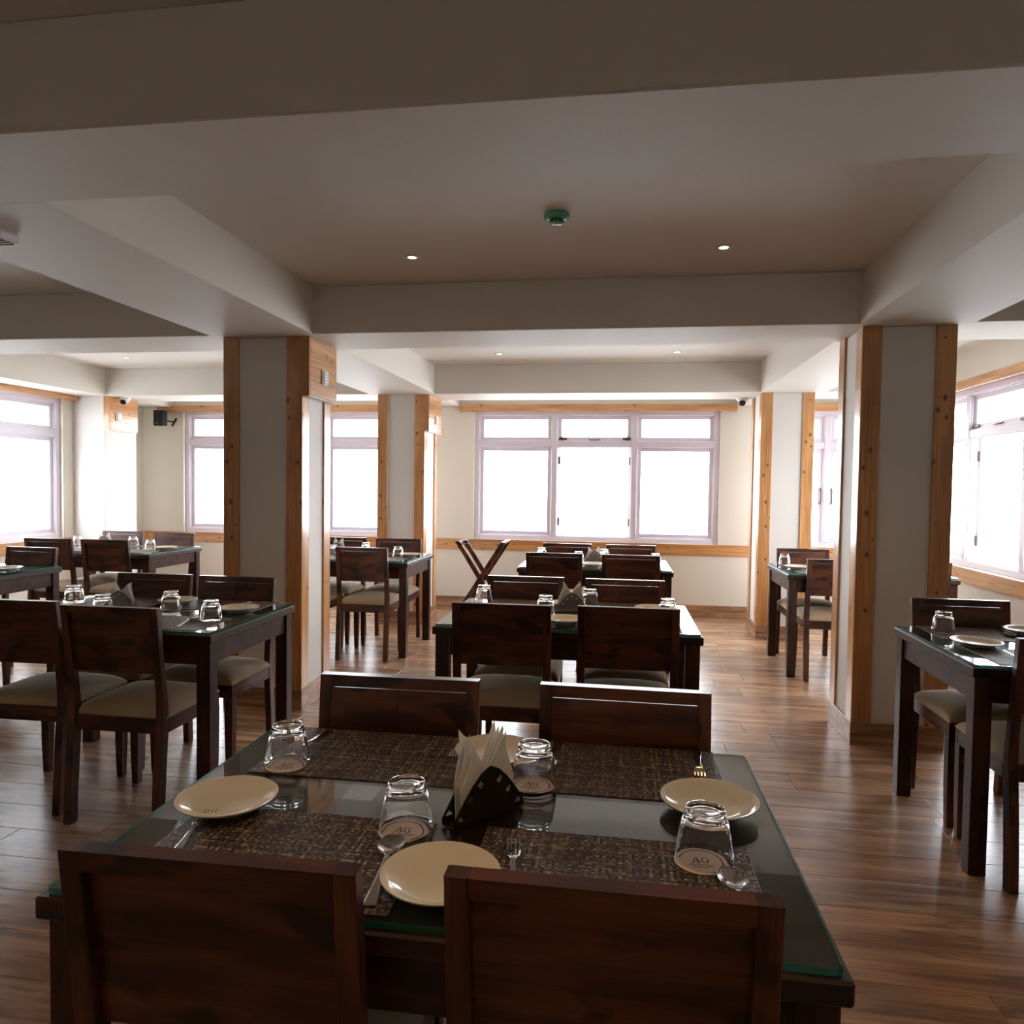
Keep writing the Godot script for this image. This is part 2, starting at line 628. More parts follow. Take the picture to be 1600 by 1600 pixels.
# a plaster column: core, pine corner boards on the faces in view, tiled skirting
func build_column(label: String, x0: float, x1: float, zf: float, zb: float, box_side: float, hidden_side := 0.0) -> void:
	var c := struct_root("column", label)
	part("plaster_core", bx(Vector3(x0, 0, zb), Vector3(x1, SOFFIT, zf), 0.004), M.plaster, c)
	var t := 0.013
	var w := 0.087
	var y0 := 0.125
	for s in [0, 1]:
		var a: float = x0 - t if s == 0 else x1 - w
		for z in [[zf, zf + t], [zb - t, zb]]:
			part("corner_board", bx(Vector3(a, y0, z[0]), Vector3(a + w + t, SOFFIT, z[1]), 0.002), M.pine_v, c)
		var xs: float = x0 - t if s == 0 else x1
		for z in [[zf - w, zf], [zb, zb + w]]:
			part("corner_board", bx(Vector3(xs, y0, z[0]), Vector3(xs + t, SOFFIT, z[1]), 0.002), M.pine_v, c)
	# skirting tiles
	var o := 0.016
	part("skirting_tile", bx(Vector3(x0 - o, 0, zf), Vector3(x1 + o, y0, zf + o), 0.0015), M.base_tile, c)
	part("skirting_tile", bx(Vector3(x0 - o, 0, zb - o), Vector3(x1 + o, y0, zb), 0.0015), M.base_tile, c)
	var zm := zf - (zf - zb) * 0.55
	for s in [0, 1]:
		var xs: float = x0 - o if s == 0 else x1
		part("skirting_tile", bx(Vector3(xs, 0, zm + 0.001), Vector3(xs + o, y0, zf), 0.0015), M.base_tile, c)
		part("skirting_tile", bx(Vector3(xs, 0, zb), Vector3(xs + o, y0, zm - 0.001), 0.0015), M.base_tile, c)
	if box_side != 0.0:
		cable_box(c, x1 + t, x1 + 0.058, zf + t, zb + 0.0)

func cable_box(c: Node3D, xa: float, xb: float, zf: float, zb: float) -> void:
	var y0 := 1.893
	part("box_end", bx(Vector3(xa, y0, zf - 0.016), Vector3(xb - 0.001, SOFFIT - 0.001, zf), 0.0015), M.pine_v, c)
	part("box_end", bx(Vector3(xa, y0, zb), Vector3(xb - 0.001, SOFFIT - 0.001, zb + 0.016), 0.0015), M.pine_v, c)
	part("box_base", bx(Vector3(xa, y0 - 0.008, zb), Vector3(xb - 0.001, y0, zf), 0.0015), M.paper, c)
	var hgt := (SOFFIT - y0 - 0.001) / 4.0
	for k in 4:
		part("box_board", bx(Vector3(xb - 0.018, y0 + hgt * k + 0.0006, zb + 0.0165), Vector3(xb, y0 + hgt * (k + 1) - 0.0006, zf - 0.0165), 0.0012), M.pine_h, c)

func build_room() -> void:
	build_floor()
	struct("ceiling", bx(Vector3(LEFT - 0.25, CEIL, BACK - 0.25), Vector3(RIGHT + 0.25, CEIL + 0.25, FRONT + 0.25)), M.ceiling, "off-white plaster ceiling recessed between the beams")
	var y0 := 0.767
	var y1 := 2.205
	wall_x("wall_back", BACK, BACK - 0.2, [[-5.173, -2.51, y0, y1], [-1.647, 1.015, y0, y1], [1.60, 2.62, y0, y1]], "cream back wall with the wide lavender windows")
	wall_x("wall_front", FRONT, FRONT + 0.2, [], "cream wall behind the viewer")
	wall_z("wall_left", LEFT, LEFT - 0.2, [[-6.72, -4.87, y0, y1]], "cream left wall with lavender windows")
	wall_z("wall_right", RIGHT, RIGHT + 0.2, [[-7.29, -4.63, y0, y1]], "cream right wall with lavender windows")
	var wh := y1 - y0
	build_window("window_1", "wide lavender three-bay window in the middle of the back wall, centre casement open", Vector3(-0.316, y0, BACK), 0, 2.662, wh, 3, 1)
	build_window("window_2", "lavender three-bay window in the back wall behind the left pillars", Vector3(-3.8415, y0, BACK), 0, 2.663, wh, 3, -1)
	build_window("window_3", "lavender casement window with handles seen between the two right pillars", Vector3(2.11, y0, BACK), 0, 1.02, wh, 2, -1, true)
	build_window("window_4", "lavender window in the left wall beside the far left table", Vector3(LEFT, y0, -5.795), PI / 2, 1.85, wh, 2, -1)
	build_window("window_5", "lavender three-bay window in the right wall with an open casement", Vector3(RIGHT, y0, -5.96), -PI / 2, 2.66, wh, 3, 1)
	# beams
	struct("beam", bx(Vector3(LEFT, SOFFIT, -2.063), Vector3(RIGHT, CEIL, -1.645), 0.004), M.ceiling, "nearest off-white ceiling beam crossing the top of the picture")
	struct("beam", bx(Vector3(LEFT, SOFFIT, -4.534), Vector3(RIGHT, CEIL, -4.05), 0.004), M.ceiling, "off-white ceiling beam across the two front pillars")
	struct("beam", bx(Vector3(LEFT, SOFFIT, -7.361), Vector3(RIGHT, CEIL, -6.82), 0.004), M.ceiling, "farthest off-white ceiling beam in front of the back windows")
	for b in [[-2.45, -1.805, "left"], [1.21, 1.769, "right"]]:
		var m := MB.new()
		m.box(Vector3(b[0], SOFFIT, -4.052), Vector3(b[1], CEIL, -2.061), 0.0)
		m.box(Vector3(b[0], SOFFIT, -6.822), Vector3(b[1], CEIL, -4.532), 0.0)
		m.box(Vector3(b[0], SOFFIT, BACK), Vector3(b[1], CEIL, -7.359), 0.0)
		struct("beam", m.mesh(), M.ceiling, "off-white ceiling beam running from the viewer over the %s pillars" % b[2])
	var lb := MB.new()
	for z in [[FRONT, -1.647], [-2.061, -4.052], [-4.532, -6.822], [-7.359, BACK]]:
		lb.box(Vector3(LEFT, SOFFIT, z[1]), Vector3(-5.29, CEIL, z[0]))
	struct("beam", lb.mesh(), M.ceiling, "off-white beam along the top of the left wall above the pelmet")
	# pillars
	build_column("front left plaster pillar with pine corner boards and cable box", -2.384, -1.905, -4.118, -4.52, 1.0)
	build_column("front right plaster pillar with pine corner boards", 1.252, 1.692, -4.118, -4.507, 0.0)
	build_column("far left plaster pillar with pine corner boards and cable box", -2.367, -1.921, -6.875, -7.351, 1.0)
	build_column("far right plaster pillar with pine corner boards", 1.241, 1.674, -6.875, -7.351, 0.0)
	var wp := struct_root("column", "plain plaster pillar on the left wall with a pine cable box at its top")
	part("plaster_core", bx(Vector3(LEFT, 0, -7.36), Vector3(-5.335, SOFFIT, -6.86), 0.004), M.plaster, wp)
	part("skirting_tile", bx(Vector3(LEFT, 0, -6.86), Vector3(-5.335, 0.12, -6.845), 0.0015), M.base_tile, wp)
	part("skirting_tile", bx(Vector3(-5.335, 0, -7.36), Vector3(-5.32, 0.12, -6.845), 0.0015), M.base_tile, wp)
	cable_box(wp, -5.335, -5.272, -6.845, -7.30)
	# pelmets and sill bands (pine)
	pelmet("trim_1", "pine pelmet board above the middle back window", Vector3(-1.802, 2.183, BACK), Vector3(1.174, 2.258, BACK + 0.075), 0)
	pelmet("trim_2", "pine pelmet board above the back window behind the left pillars", Vector3(-5.473, 2.183, BACK), Vector3(-2.36, 2.258, BACK + 0.075), 0)
	pelmet("trim_3", "pine pelmet board above the back window between the right pillars", Vector3(1.50, 2.183, BACK), Vector3(2.64, 2.258, BACK + 0.075), 0)
	pelmet("trim_4", "pine pelmet board above the left wall window", Vector3(LEFT, 2.183, -6.845), Vector3(LEFT + 0.075, 2.258, -4.75), 1)
	pelmet("trim_5", "pine pelmet board above the right wall window", Vector3(RIGHT - 0.06, 2.183, -7.42), Vector3(RIGHT, 2.258, -4.5), 2)
	struct("trim_6", bx(Vector3(LEFT, 0.649, BACK), Vector3(RIGHT, 0.765, BACK + 0.018), 0.002), M.pine_h, "pine rail along the back wall under the windows")
	var lm := MB.new()
	lm.box(Vector3(LEFT, 0.649, -6.86), Vector3(LEFT + 0.018, 0.765, -2.0), 0.002)
	lm.box(Vector3(LEFT, 0.649, BACK + 0.018), Vector3(LEFT + 0.018, 0.765, -7.36), 0.002)
	struct("trim_7", lm.mesh(), M.pine_h, "pine rail along the left wall under the window")
	struct("trim_8", bx(Vector3(RIGHT - 0.018, 0.649, BACK + 0.018), Vector3(RIGHT, 0.765, -2.0), 0.002), M.pine_h, "pine rail along the right wall under the window")
	skirting("baseboard_back", "brown tile skirting along the back wall", Vector3(LEFT, 0, BACK), Vector3(RIGHT, 0.115, BACK + 0.014), 0)
	skirting("baseboard_left", "brown tile skirting along the left wall", Vector3(LEFT, 0, -6.84), Vector3(LEFT + 0.014, 0.115, FRONT), 2)
	skirting("baseboard_right", "brown tile skirting along the right wall", Vector3(RIGHT - 0.014, 0, BACK + 0.014), Vector3(RIGHT, 0.115, FRONT), 2)

func skirting(called: String, label: String, lo: Vector3, hi: Vector3, axis: int) -> void:
	var b := struct_root(called, label)
	var p := lo[axis]
	var shapes := {}
	while p < hi[axis] - 0.01:
		var q := minf(p + 0.6, hi[axis])
		var s := hi - lo
		s[axis] = q - p - 0.002
		var key := roundi(s[axis] * 1000)
		if not shapes.has(key):
			shapes[key] = bx(Vector3.ZERO, s, 0.0015)
		var at := lo
		at[axis] = p
		part("skirting_tile", shapes[key], M.base_tile, b, at)
		p = q

func pelmet(called: String, label: String, lo: Vector3, hi: Vector3, side: int) -> void:
	var m := MB.new()
	var t := 0.018
	if side == 0:
		m.box(Vector3(lo.x, lo.y, hi.z - t), hi, 0.002)
		m.box(lo, Vector3(lo.x + t, hi.y, hi.z - t), 0.001)
		m.box(Vector3(hi.x - t, lo.y, lo.z), Vector3(hi.x, hi.y, hi.z - t), 0.001)
	else:
		var a: float = hi.x - t if side == 1 else lo.x
		m.box(Vector3(a, lo.y, lo.z), Vector3(a + t, hi.y, hi.z), 0.002)
		var b: float = lo.x if side == 1 else lo.x + t
		for z in [lo.z, hi.z - t]:
			m.box(Vector3(b, lo.y, z), Vector3(b + (hi.x - lo.x) - t, hi.y, z + t), 0.001)
	struct(called, m.mesh(), M.pine_h, label)

# =====================================================================================
#  furniture
# =====================================================================================
const POST := [[0.0, 0.178, 0.222], [0.1, 0.174, 0.217], [0.25, 0.163, 0.207], [0.36, 0.153, 0.197], [0.42, 0.149, 0.191], [0.47, 0.151, 0.188], [0.54, 0.159, 0.190], [0.62, 0.170, 0.199], [0.75, 0.1855, 0.214], [0.88, 0.199, 0.2285]]

func post_z(y: float, which := 0) -> float:      # front (1), rear (2) or centre (0) of the bent rear post
	for k in POST.size() - 1:
		if y <= POST[k + 1][0] or k == POST.size() - 2:
			var t: float = (y - POST[k][0]) / (POST[k + 1][0] - POST[k][0])
			var a: float = lerpf(POST[k][1], POST[k + 1][1], t)
			var b: float = lerpf(POST[k][2], POST[k + 1][2], t)
			return a if which == 1 else (b if which == 2 else (a + b) / 2)
	return 0.0

func rear_post(s: float) -> ArrayMesh:
	var rings := []
	var x := s * 0.1915
	var w := 0.016
	var e := 0.002
	for k in POST.size():
		var y: float = POST[k][0]
		var a: float = POST[k][1]
		var b: float = POST[k][2]
		rings.append([Vector3(x - w + e, y, a), Vector3(x + w - e, y, a), Vector3(x + w, y, a + e), Vector3(x + w, y, b - e), Vector3(x + w - e, y, b), Vector3(x - w + e, y, b), Vector3(x - w, y, b - e), Vector3(x - w, y, a + e)])
	return MB.new().loft(rings, false).mesh()

func leaning(y0: float, y1: float, x0: float, x1: float, fa: float, fb: float) -> ArrayMesh:      # fa, fb: 0 = front of the post, 1 = its rear
	var rings := []
	for y in [y0, y1]:
		var a := lerpf(post_z(y, 1), post_z(y, 2), fa)
		var b := lerpf(post_z(y, 1), post_z(y, 2), fb)
		rings.append([Vector3(x0, y, a), Vector3(x1, y, a), Vector3(x1, y, b), Vector3(x0, y, b)])
	return MB.new().loft(rings, false).mesh()

func make_chair() -> Node3D:
	var c := thing("dining_chair", "chair", "chair")
	for s in [-1.0, 1.0]:
		part("leg", rear_post(s), M.wood_v, c)
		var r := []
		for k in [[0.0, 0.014], [0.16, 0.018], [0.375, 0.0195]]:
			var q: float = k[1]
			var zx := -0.198
			r.append([Vector3(s * 0.187 - q, k[0], zx - q), Vector3(s * 0.187 + q, k[0], zx - q), Vector3(s * 0.187 + q, k[0], zx + q), Vector3(s * 0.187 - q, k[0], zx + q)])
		var leg := part("leg", MB.new().loft(r, false).mesh(), M.wood_v, c)
		leg.name = "leg"
	part("top_rail", leaning(0.851, 0.88, -0.1755, 0.1755, 0.0, 1.0), M.wood_h, c)
	part("bottom_rail", leaning(0.613, 0.660, -0.1755, 0.1755, 0.02, 0.20), M.wood_h, c)
	part("back_panel", leaning(0.613, 0.8486, -0.1755, 0.1755, 0.201, 0.38), M.wood_h, c)
	for s in [-1.0, 1.0]:
		part("front_panel", leaning(0.6615, 0.8486, -0.1755 if s < 0 else 0.0015, -0.0015 if s < 0 else 0.1755, 0.09, 0.20), M.wood_h, c)
	var f := MB.new()
	f.box(Vector3(-0.2065, 0.373, -0.218), Vector3(0.2065, 0.434, -0.196), 0.003)
	f.box(Vector3(-0.2065, 0.373, -0.196), Vector3(-0.1845, 0.434, 0.149), 0.003)
	f.box(Vector3(0.1845, 0.373, -0.196), Vector3(0.2065, 0.434, 0.149), 0.003)
	f.box(Vector3(-0.1755, 0.373, 0.155), Vector3(0.1755, 0.434, 0.180), 0.003)
	part("seat_frame", f.mesh(), M.wood_h, c)
	part("seat_cushion", cushion(), M.fabric, c)
	return c

func cushion() -> ArrayMesh:
	var m := MB.new()
	var nx := 18
	var nz := 16
	var x0 := 0.2085
	var za := -0.2215
	var zb := 0.172
	var P := []
	for j in nz + 1:
		var row := []
		for i in nx + 1:
			var u := i * 2.0 / nx - 1.0
			var w := j * 2.0 / nz - 1.0
			u = sin(u * PI / 2)
			w = sin(w * PI / 2)
			var e := pow(1.0 - pow(absf(u), 6.0), 0.4) * pow(1.0 - pow(absf(w), 6.0), 0.4)
			var y := 0.4345 + 0.043 * e + 0.022 * (1 - u * u) * (1 - w * w)
			row.append(Vector3(u * x0, y, lerpf(za, zb, w * 0.5 + 0.5)))
		P.append(row)
	var N := []
	for j in nz + 1:
		var row := []
		for i in nx + 1:
			var dx: Vector3 = P[j][mini(i + 1, nx)] - P[j][maxi(i - 1, 0)]
			var dz: Vector3 = P[mini(j + 1, nz)][i] - P[maxi(j - 1, 0)][i]
			row.append(dz.cross(dx).normalized())
		N.append(row)
	for j in nz:
		for i in nx:
			m.quads(P[j][i], P[j][i + 1], P[j + 1][i + 1], P[j + 1][i], N[j][i], N[j][i + 1], N[j + 1][i + 1], N[j + 1][i])
	m.quad(Vector3(-x0, 0.4345, za), Vector3(x0, 0.4345, za), Vector3(x0, 0.4345, zb), Vector3(-x0, 0.4345, zb), Vector3.DOWN)
	return m.mesh()

func make_table() -> Node3D:          # origin: floor under the middle; glass 1.135 x 0.75
	var t := thing("dining_table", "table", "table")
	var hx := 0.580
	var hz := 0.385
	part("tabletop", bx(Vector3(-hx, 0.7165, -hz), Vector3(hx, 0.7515, hz), 0.004), M.top_wood, t)
	var lw := 0.06
	for sx in [-1.0, 1.0]:
		for sz in [-1.0, 1.0]:
			var a := Vector3(sx * (hx - 0.012 - lw / 2), 0, sz * (hz - 0.014 - lw / 2))
			part("leg", bx(a + Vector3(-lw / 2, 0, -lw / 2), a + Vector3(lw / 2, 0.7165, lw / 2), 0.003), M.table_v, t)
	var i := 0.022
	for s in [-1.0, 1.0]:
		var z: float = s * (hz - i)
		part("apron", bx(Vector3(-hx + 0.075, 0.625, minf(z, z - s * 0.022)), Vector3(hx - 0.075, 0.7165, maxf(z, z - s * 0.022)), 0.002), M.table_h, t)
		var x: float = s * (hx - i)
		part("apron", bx(Vector3(minf(x, x - s * 0.022), 0.625, -hz + 0.075), Vector3(maxf(x, x - s * 0.022), 0.7165, hz - 0.075), 0.002), M.table_h, t)
	return t

func make_sheet() -> Node3D:
	var t := thing("table_glass", "glass", "glass sheet")
	var hx := 0.5695
	var hz := 0.375
	var r := 0.012
	var ring := []
	for c in [[1, 1, 0], [-1, 1, 1], [-1, -1, 2], [1, -1, 3]]:
		for k in 5:
			var a: float = (c[2] + k / 4.0) * PI / 2
			ring.append(Vector2(c[0] * (hx - r) + cos(a) * r, c[1] * (hz - r) + sin(a) * r))
	var faces := MB.new()
	var edge := MB.new()
	var b := 0.0007
	var h := 0.0105
	for k in ring.size():
		var p: Vector2 = ring[k]
		var q: Vector2 = ring[(k + 1) % ring.size()]
		for s in [[h, Vector3.UP], [0.0, Vector3.DOWN]]:
			faces.tri(Vector3(0, s[0], 0), Vector3(p.x, s[0], p.y) * Vector3(0.9988, 1, 0.998), Vector3(q.x, s[0], q.y) * Vector3(0.9988, 1, 0.998), s[1], s[1], s[1])
		var pi := Vector3(p.x * 0.9988, 0, p.y * 0.998)
		var qi := Vector3(q.x * 0.9988, 0, q.y * 0.998)
		var o := Vector3(p.x + q.x, 0, p.y + q.y)
		var d := Vector3(q.y - p.y, 0, p.x - q.x)
		if d.dot(o) < 0:
			d = -d
		d = d.normalized()
		var P := Vector3(p.x, 0, p.y)
		var Q := Vector3(q.x, 0, q.y)
		edge.quad(P + Vector3.UP * b, Q + Vector3.UP * b, Q + Vector3.UP * (h - b), P + Vector3.UP * (h - b), d)
		edge.quad(P + Vector3.UP * (h - b), Q + Vector3.UP * (h - b), qi + Vector3.UP * h, pi + Vector3.UP * h, (d + Vector3.UP).normalized())
		edge.quad(P + Vector3.UP * b, Q + Vector3.UP * b, qi, pi, (d - Vector3.UP).normalized())
	part("glass_face", faces.mesh(), M.sheet, t)
	part("polished_edge", edge.mesh(), M.sheet_edge, t)
	return t

# ---------- tableware ----------
func make_tumbler() -> Node3D:        # stands upside down on its mouth
	var p := [Vector2(0.0465, 0.0012), Vector2(0.0472, 0.004), Vector2(0.0455, 0.02), Vector2(0.0425, 0.04), Vector2(0.0395, 0.055), Vector2(0.0372, 0.0635), Vector2(0.0345, 0.0668), Vector2(0.0332, 0.0695),
		Vector2(0.0330, 0.080), Vector2(0.0322, 0.0838), Vector2(0.0305, 0.0852), Vector2(0.0255, 0.0852), Vector2(0.0225, 0.0838), Vector2(0.012, 0.0828), Vector2(0.0, 0.0826),
		Vector2(0.0, 0.0690), Vector2(0.016, 0.0684), Vector2(0.0275, 0.0660), Vector2(0.0335, 0.0610), Vector2(0.0365, 0.054), Vector2(0.0398, 0.04), Vector2(0.0430, 0.02), Vector2(0.0450, 0.003), Vector2(0.0457, 0.0008), Vector2(0.0465, 0.0012)]
	var o := solo("tumbler", MB.new().lathe(p, 40, 0.3).mesh(), M.glass, "tumbler", "tumbler")
	return o

func make_coaster() -> Node3D:
	var c := thing("coaster", "coaster", "coaster")
	part("card_disc", MB.new().lathe([Vector2(0, 0), Vector2(0.0425, 0), Vector2(0.043, 0.0004), Vector2(0.043, 0.0016), Vector2(0.0425, 0.002), Vector2(0, 0.002)], 48, 0.5).mesh(), M.card, c)
	part("printed_ring", MB.new().lathe([Vector2(0.0335, 0.00195), Vector2(0.0355, 0.00195), Vector2(0.0355, 0.0021), Vector2(0.0335, 0.0021), Vector2(0.0335, 0.00195)], 48, 0.5).mesh(), M.print_red, c)
	var serif := SystemFont.new()
	serif.font_names = PackedStringArray(["Droid Serif"])
	for t in [["AG", 0.020, -0.0035, M.print_red, "monogram"], ["Avianna", 0.0098, 0.0085, M.print_brown, "lettering"], ["RESORT", 0.0062, 0.0165, M.print_brown, "lettering"]]:
		var tm := TextMesh.new()
		tm.text = t[0]
		tm.font = serif
		tm.font_size = 24
		tm.pixel_size = t[1] / 24.0
		tm.depth = 0.0002
		tm.curve_step = 2.0
		var o := part(t[4], tm, t[3], c, Vector3(0, 0.00215, t[2]))
		o.rotation.x = -PI / 2
	return c

func make_plate() -> Node3D:
	var p := [Vector2(0.0, 0.0035), Vector2(0.044, 0.0035), Vector2(0.046, 0.0), Vector2(0.050, 0.0), Vector2(0.053, 0.0045), Vector2(0.066, 0.0085), Vector2(0.080, 0.0155), Vector2(0.0895, 0.0205), Vector2(0.0915, 0.0225), Vector2(0.0912, 0.0240), Vector2(0.0895, 0.0243),
		Vector2(0.079, 0.0190), Vector2(0.067, 0.0125), Vector2(0.058, 0.0088), Vector2(0.050, 0.0074), Vector2(0.0, 0.0070)]
	return solo("side_plate", MB.new().lathe(p, 56, 0.5).mesh(), M.ceramic, "plate", "plate")

func make_mat() -> Node3D:
	return solo("placemat", bx(Vector3(-0.2235, 0, -0.1425), Vector3(0.2235, 0.002, 0.1425), 0.0008), M.weave, "mat", "placemat")

func strip(rows: Array) -> Array:        # rows: [z, half width, y of the edge, y of the middle]
	var rings := []
	for r in rows:
		var ring := []
		var t := 0.0009
		for k in 9:
			var s := k / 4.0 - 1.0
			ring.append(Vector3(s * r[1], lerpf(r[3], r[2], s * s) + t, r[0]))
		for k in 9:
			var s := 1.0 - k / 4.0
			ring.append(Vector3(s * r[1], lerpf(r[3], r[2], s * s) - t, r[0]))
		rings.append(ring)
	return rings

func make_spoon() -> Node3D:             # lies along z, bowl towards -z, handle end at z = 0
	var rows := [[0.0, 0.0085, 0.002, 0.002], [-0.003, 0.0105, 0.002, 0.002], [-0.03, 0.0085, 0.0025, 0.003], [-0.08, 0.0050, 0.006, 0.007], [-0.115, 0.0032, 0.010, 0.0105], [-0.128, 0.0045, 0.0115, 0.0105]]
	for k in range(1, 13):
		var t := k / 12.0
		var w := 0.0225 * sqrt(maxf(0.0, 1.0 - pow((t - 0.52) / 0.55, 2.0)))
		var y := lerpf(0.0112, 0.0095, t)
		rows.append([-0.130 - 0.066 * t, maxf(w, 0.002), y, y - 0.0085 * sin(PI * clampf(t * 0.96 + 0.02, 0, 1))])
	return solo("spoon", MB.new().loft(strip(rows)).mesh(), M.steel, "spoon", "spoon")

func make_fork() -> Node3D:
	var m := MB.new()
	m.loft(strip([[0.0, 0.0085, 0.002, 0.002], [-0.003, 0.0105, 0.002, 0.002], [-0.03, 0.0085, 0.0025, 0.003], [-0.08, 0.0050, 0.007, 0.0075], [-0.11, 0.0034, 0.011, 0.011], [-0.122, 0.0065, 0.011, 0.011], [-0.130, 0.0112, 0.009, 0.0085], [-0.140, 0.0122, 0.0068, 0.006]]))
	for k in 4:
		var x := -0.0102 + 0.0068 * k
		var r := []
		for q in [[-0.139, 0.0064, 0.0021], [-0.155, 0.0040, 0.0017], [-0.172, 0.0048, 0.0015], [-0.186, 0.0085, 0.0009]]:
			var w: float = q[2]
			r.append([Vector3(x - w, q[1] - 0.0008, q[0]), Vector3(x + w, q[1] - 0.0008, q[0]), Vector3(x + w, q[1] + 0.0008, q[0]), Vector3(x - w, q[1] + 0.0008, q[0])])
		m.loft(r, false)
	return solo("fork", m.mesh(), M.steel, "fork", "fork")

func fan_outline(w: float, h: float) -> PackedVector2Array:
	var o := PackedVector2Array()
	o.append(Vector2(-w, 0))
	o.append(Vector2(w, 0))
	for k in 13:
		var a := PI / 2 - (k - 6) / 6.0 * PI / 2          # bulging sides that meet in a blunt tip
		var s := cos(a)
		var q := 1.0 - pow(absf(s), 1.55)
		o.append(Vector2(s * w, 0.010 + (h - 0.010) * q) if k > 0 and k < 12 else Vector2(s * w, 0.010))
	var r := PackedVector2Array()
	r.append(o[0])
	r.append(o[1])
	for k in range(14, 1, -1):
		r.append(o[k])
	return r

func make_holder(square: bool, label: String) -> Node3D:
	var t := thing("napkin_holder", label, "napkin holder")
	var mt: Material = M.holder_dark if square else M.brushed
	var w := 0.083
	var h := 0.095
	for s in [-1.0, 1.0]:
		var c := CSGPolygon3D.new()
		c.name = "side_panel"
		c.polygon = fan_outline(w, h)
		c.depth = 0.0016
		c.material = mt
		t.add_child(c, true)
		c.position = Vector3(0, 0.002, s * 0.017 + 0.0008)
		for k in 7:
			var u := (k - 3) / 3.4
			if square and k == 3:
				continue
			var yy := (h - 0.014) * (1.0 - pow(absf(u), 1.55)) - 0.006
			var hole: CSGShape3D
			if square:
				var b := CSGBox3D.new()
				b.size = Vector3(0.0105, 0.0125, 0.02)
				b.rotation.z = -signf(u) * 0.75
				hole = b
				yy += 0.002
			else:
				var b := CSGCylinder3D.new()
				b.radius = 0.0056
				b.height = 0.02
				b.sides = 16
				b.rotation.x = PI / 2
				hole = b
			hole.name = "hole"
			hole.operation = CSGShape3D.OPERATION_SUBTRACTION
			hole.material = mt
			c.add_child(hole, true)
			hole.position = Vector3(u * w * 0.93, maxf(yy, 0.012), 0.0)
	part("base_tray", MB.new().box(Vector3(-w, 0, -0.0185), Vector3(w, 0.002, 0.0185), 0.0004).box(Vector3(-w, 0.002, 0.0168), Vector3(w, 0.012, 0.0192), 0.0004).box(Vector3(-w, 0.002, -0.0192), Vector3(w, 0.012, -0.0168), 0.0004).mesh(), mt, t)
	return t

func napkin(tip: float, hgt: float, lean: float, bulge: float) -> ArrayMesh:      # a folded sheet: corner tip at x = tip
	var s := signf(tip)
	var o := PackedVector2Array([Vector2(-s * 0.030, 0.0), Vector2(s * 0.062, 0.0), Vector2(s * 0.066, hgt * 0.42), Vector2(tip * 1.02, hgt * 0.8), Vector2(tip, hgt), Vector2(tip * 0.62, hgt * 0.86), Vector2(s * 0.004, hgt * 0.60), Vector2(-s * 0.022, hgt * 0.36)])
	var m := MB.new()
	var idx := Geometry2D.triangulate_polygon(o)
	var P := []
	for p in o:
		var q: float = p.y / hgt
		P.append(Vector3(p.x, p.y, lean * pow(maxf(0.0, p.y - 0.088) / 0.07, 1.4)))
	var t := 0.0008
	for i in range(0, idx.size(), 3):
		var a: Vector3 = P[idx[i]]
		var b: Vector3 = P[idx[i + 1]]
		var c: Vector3 = P[idx[i + 2]]
		var nn := (b - a).cross(c - a).normalized()
		if nn.z < 0:
			nn = -nn
		var d := Vector3(0, 0, t)
		m.tri(a + d, b + d, c + d, nn, nn, nn)
		m.tri(a - d, b - d, c - d, -nn, -nn, -nn)
	for i in o.size():
		var a: Vector3 = P[i]
		var b: Vector3 = P[(i + 1) % o.size()]
		var d := Vector3(0, 0, t)
		var out := Vector3((a + b).x * 0.5 - tip * 0.4, (a + b).y * 0.5 - hgt * 0.4, 0)
		var nn := (b - a).cross(d).normalized()
		if nn.dot(out) < 0:
			nn = -nn
		m.quad(a - d, b - d, b + d, a + d, nn)
	return m.mesh()

# =====================================================================================
#  tables with their chairs and settings
# =====================================================================================
func put(kind: String, label: String, x: float, z: float, y: float, turn := 0.0, group := "") -> Node3D:
	return dup(proto[kind], label, Vector3(x, y, z), turn, group)

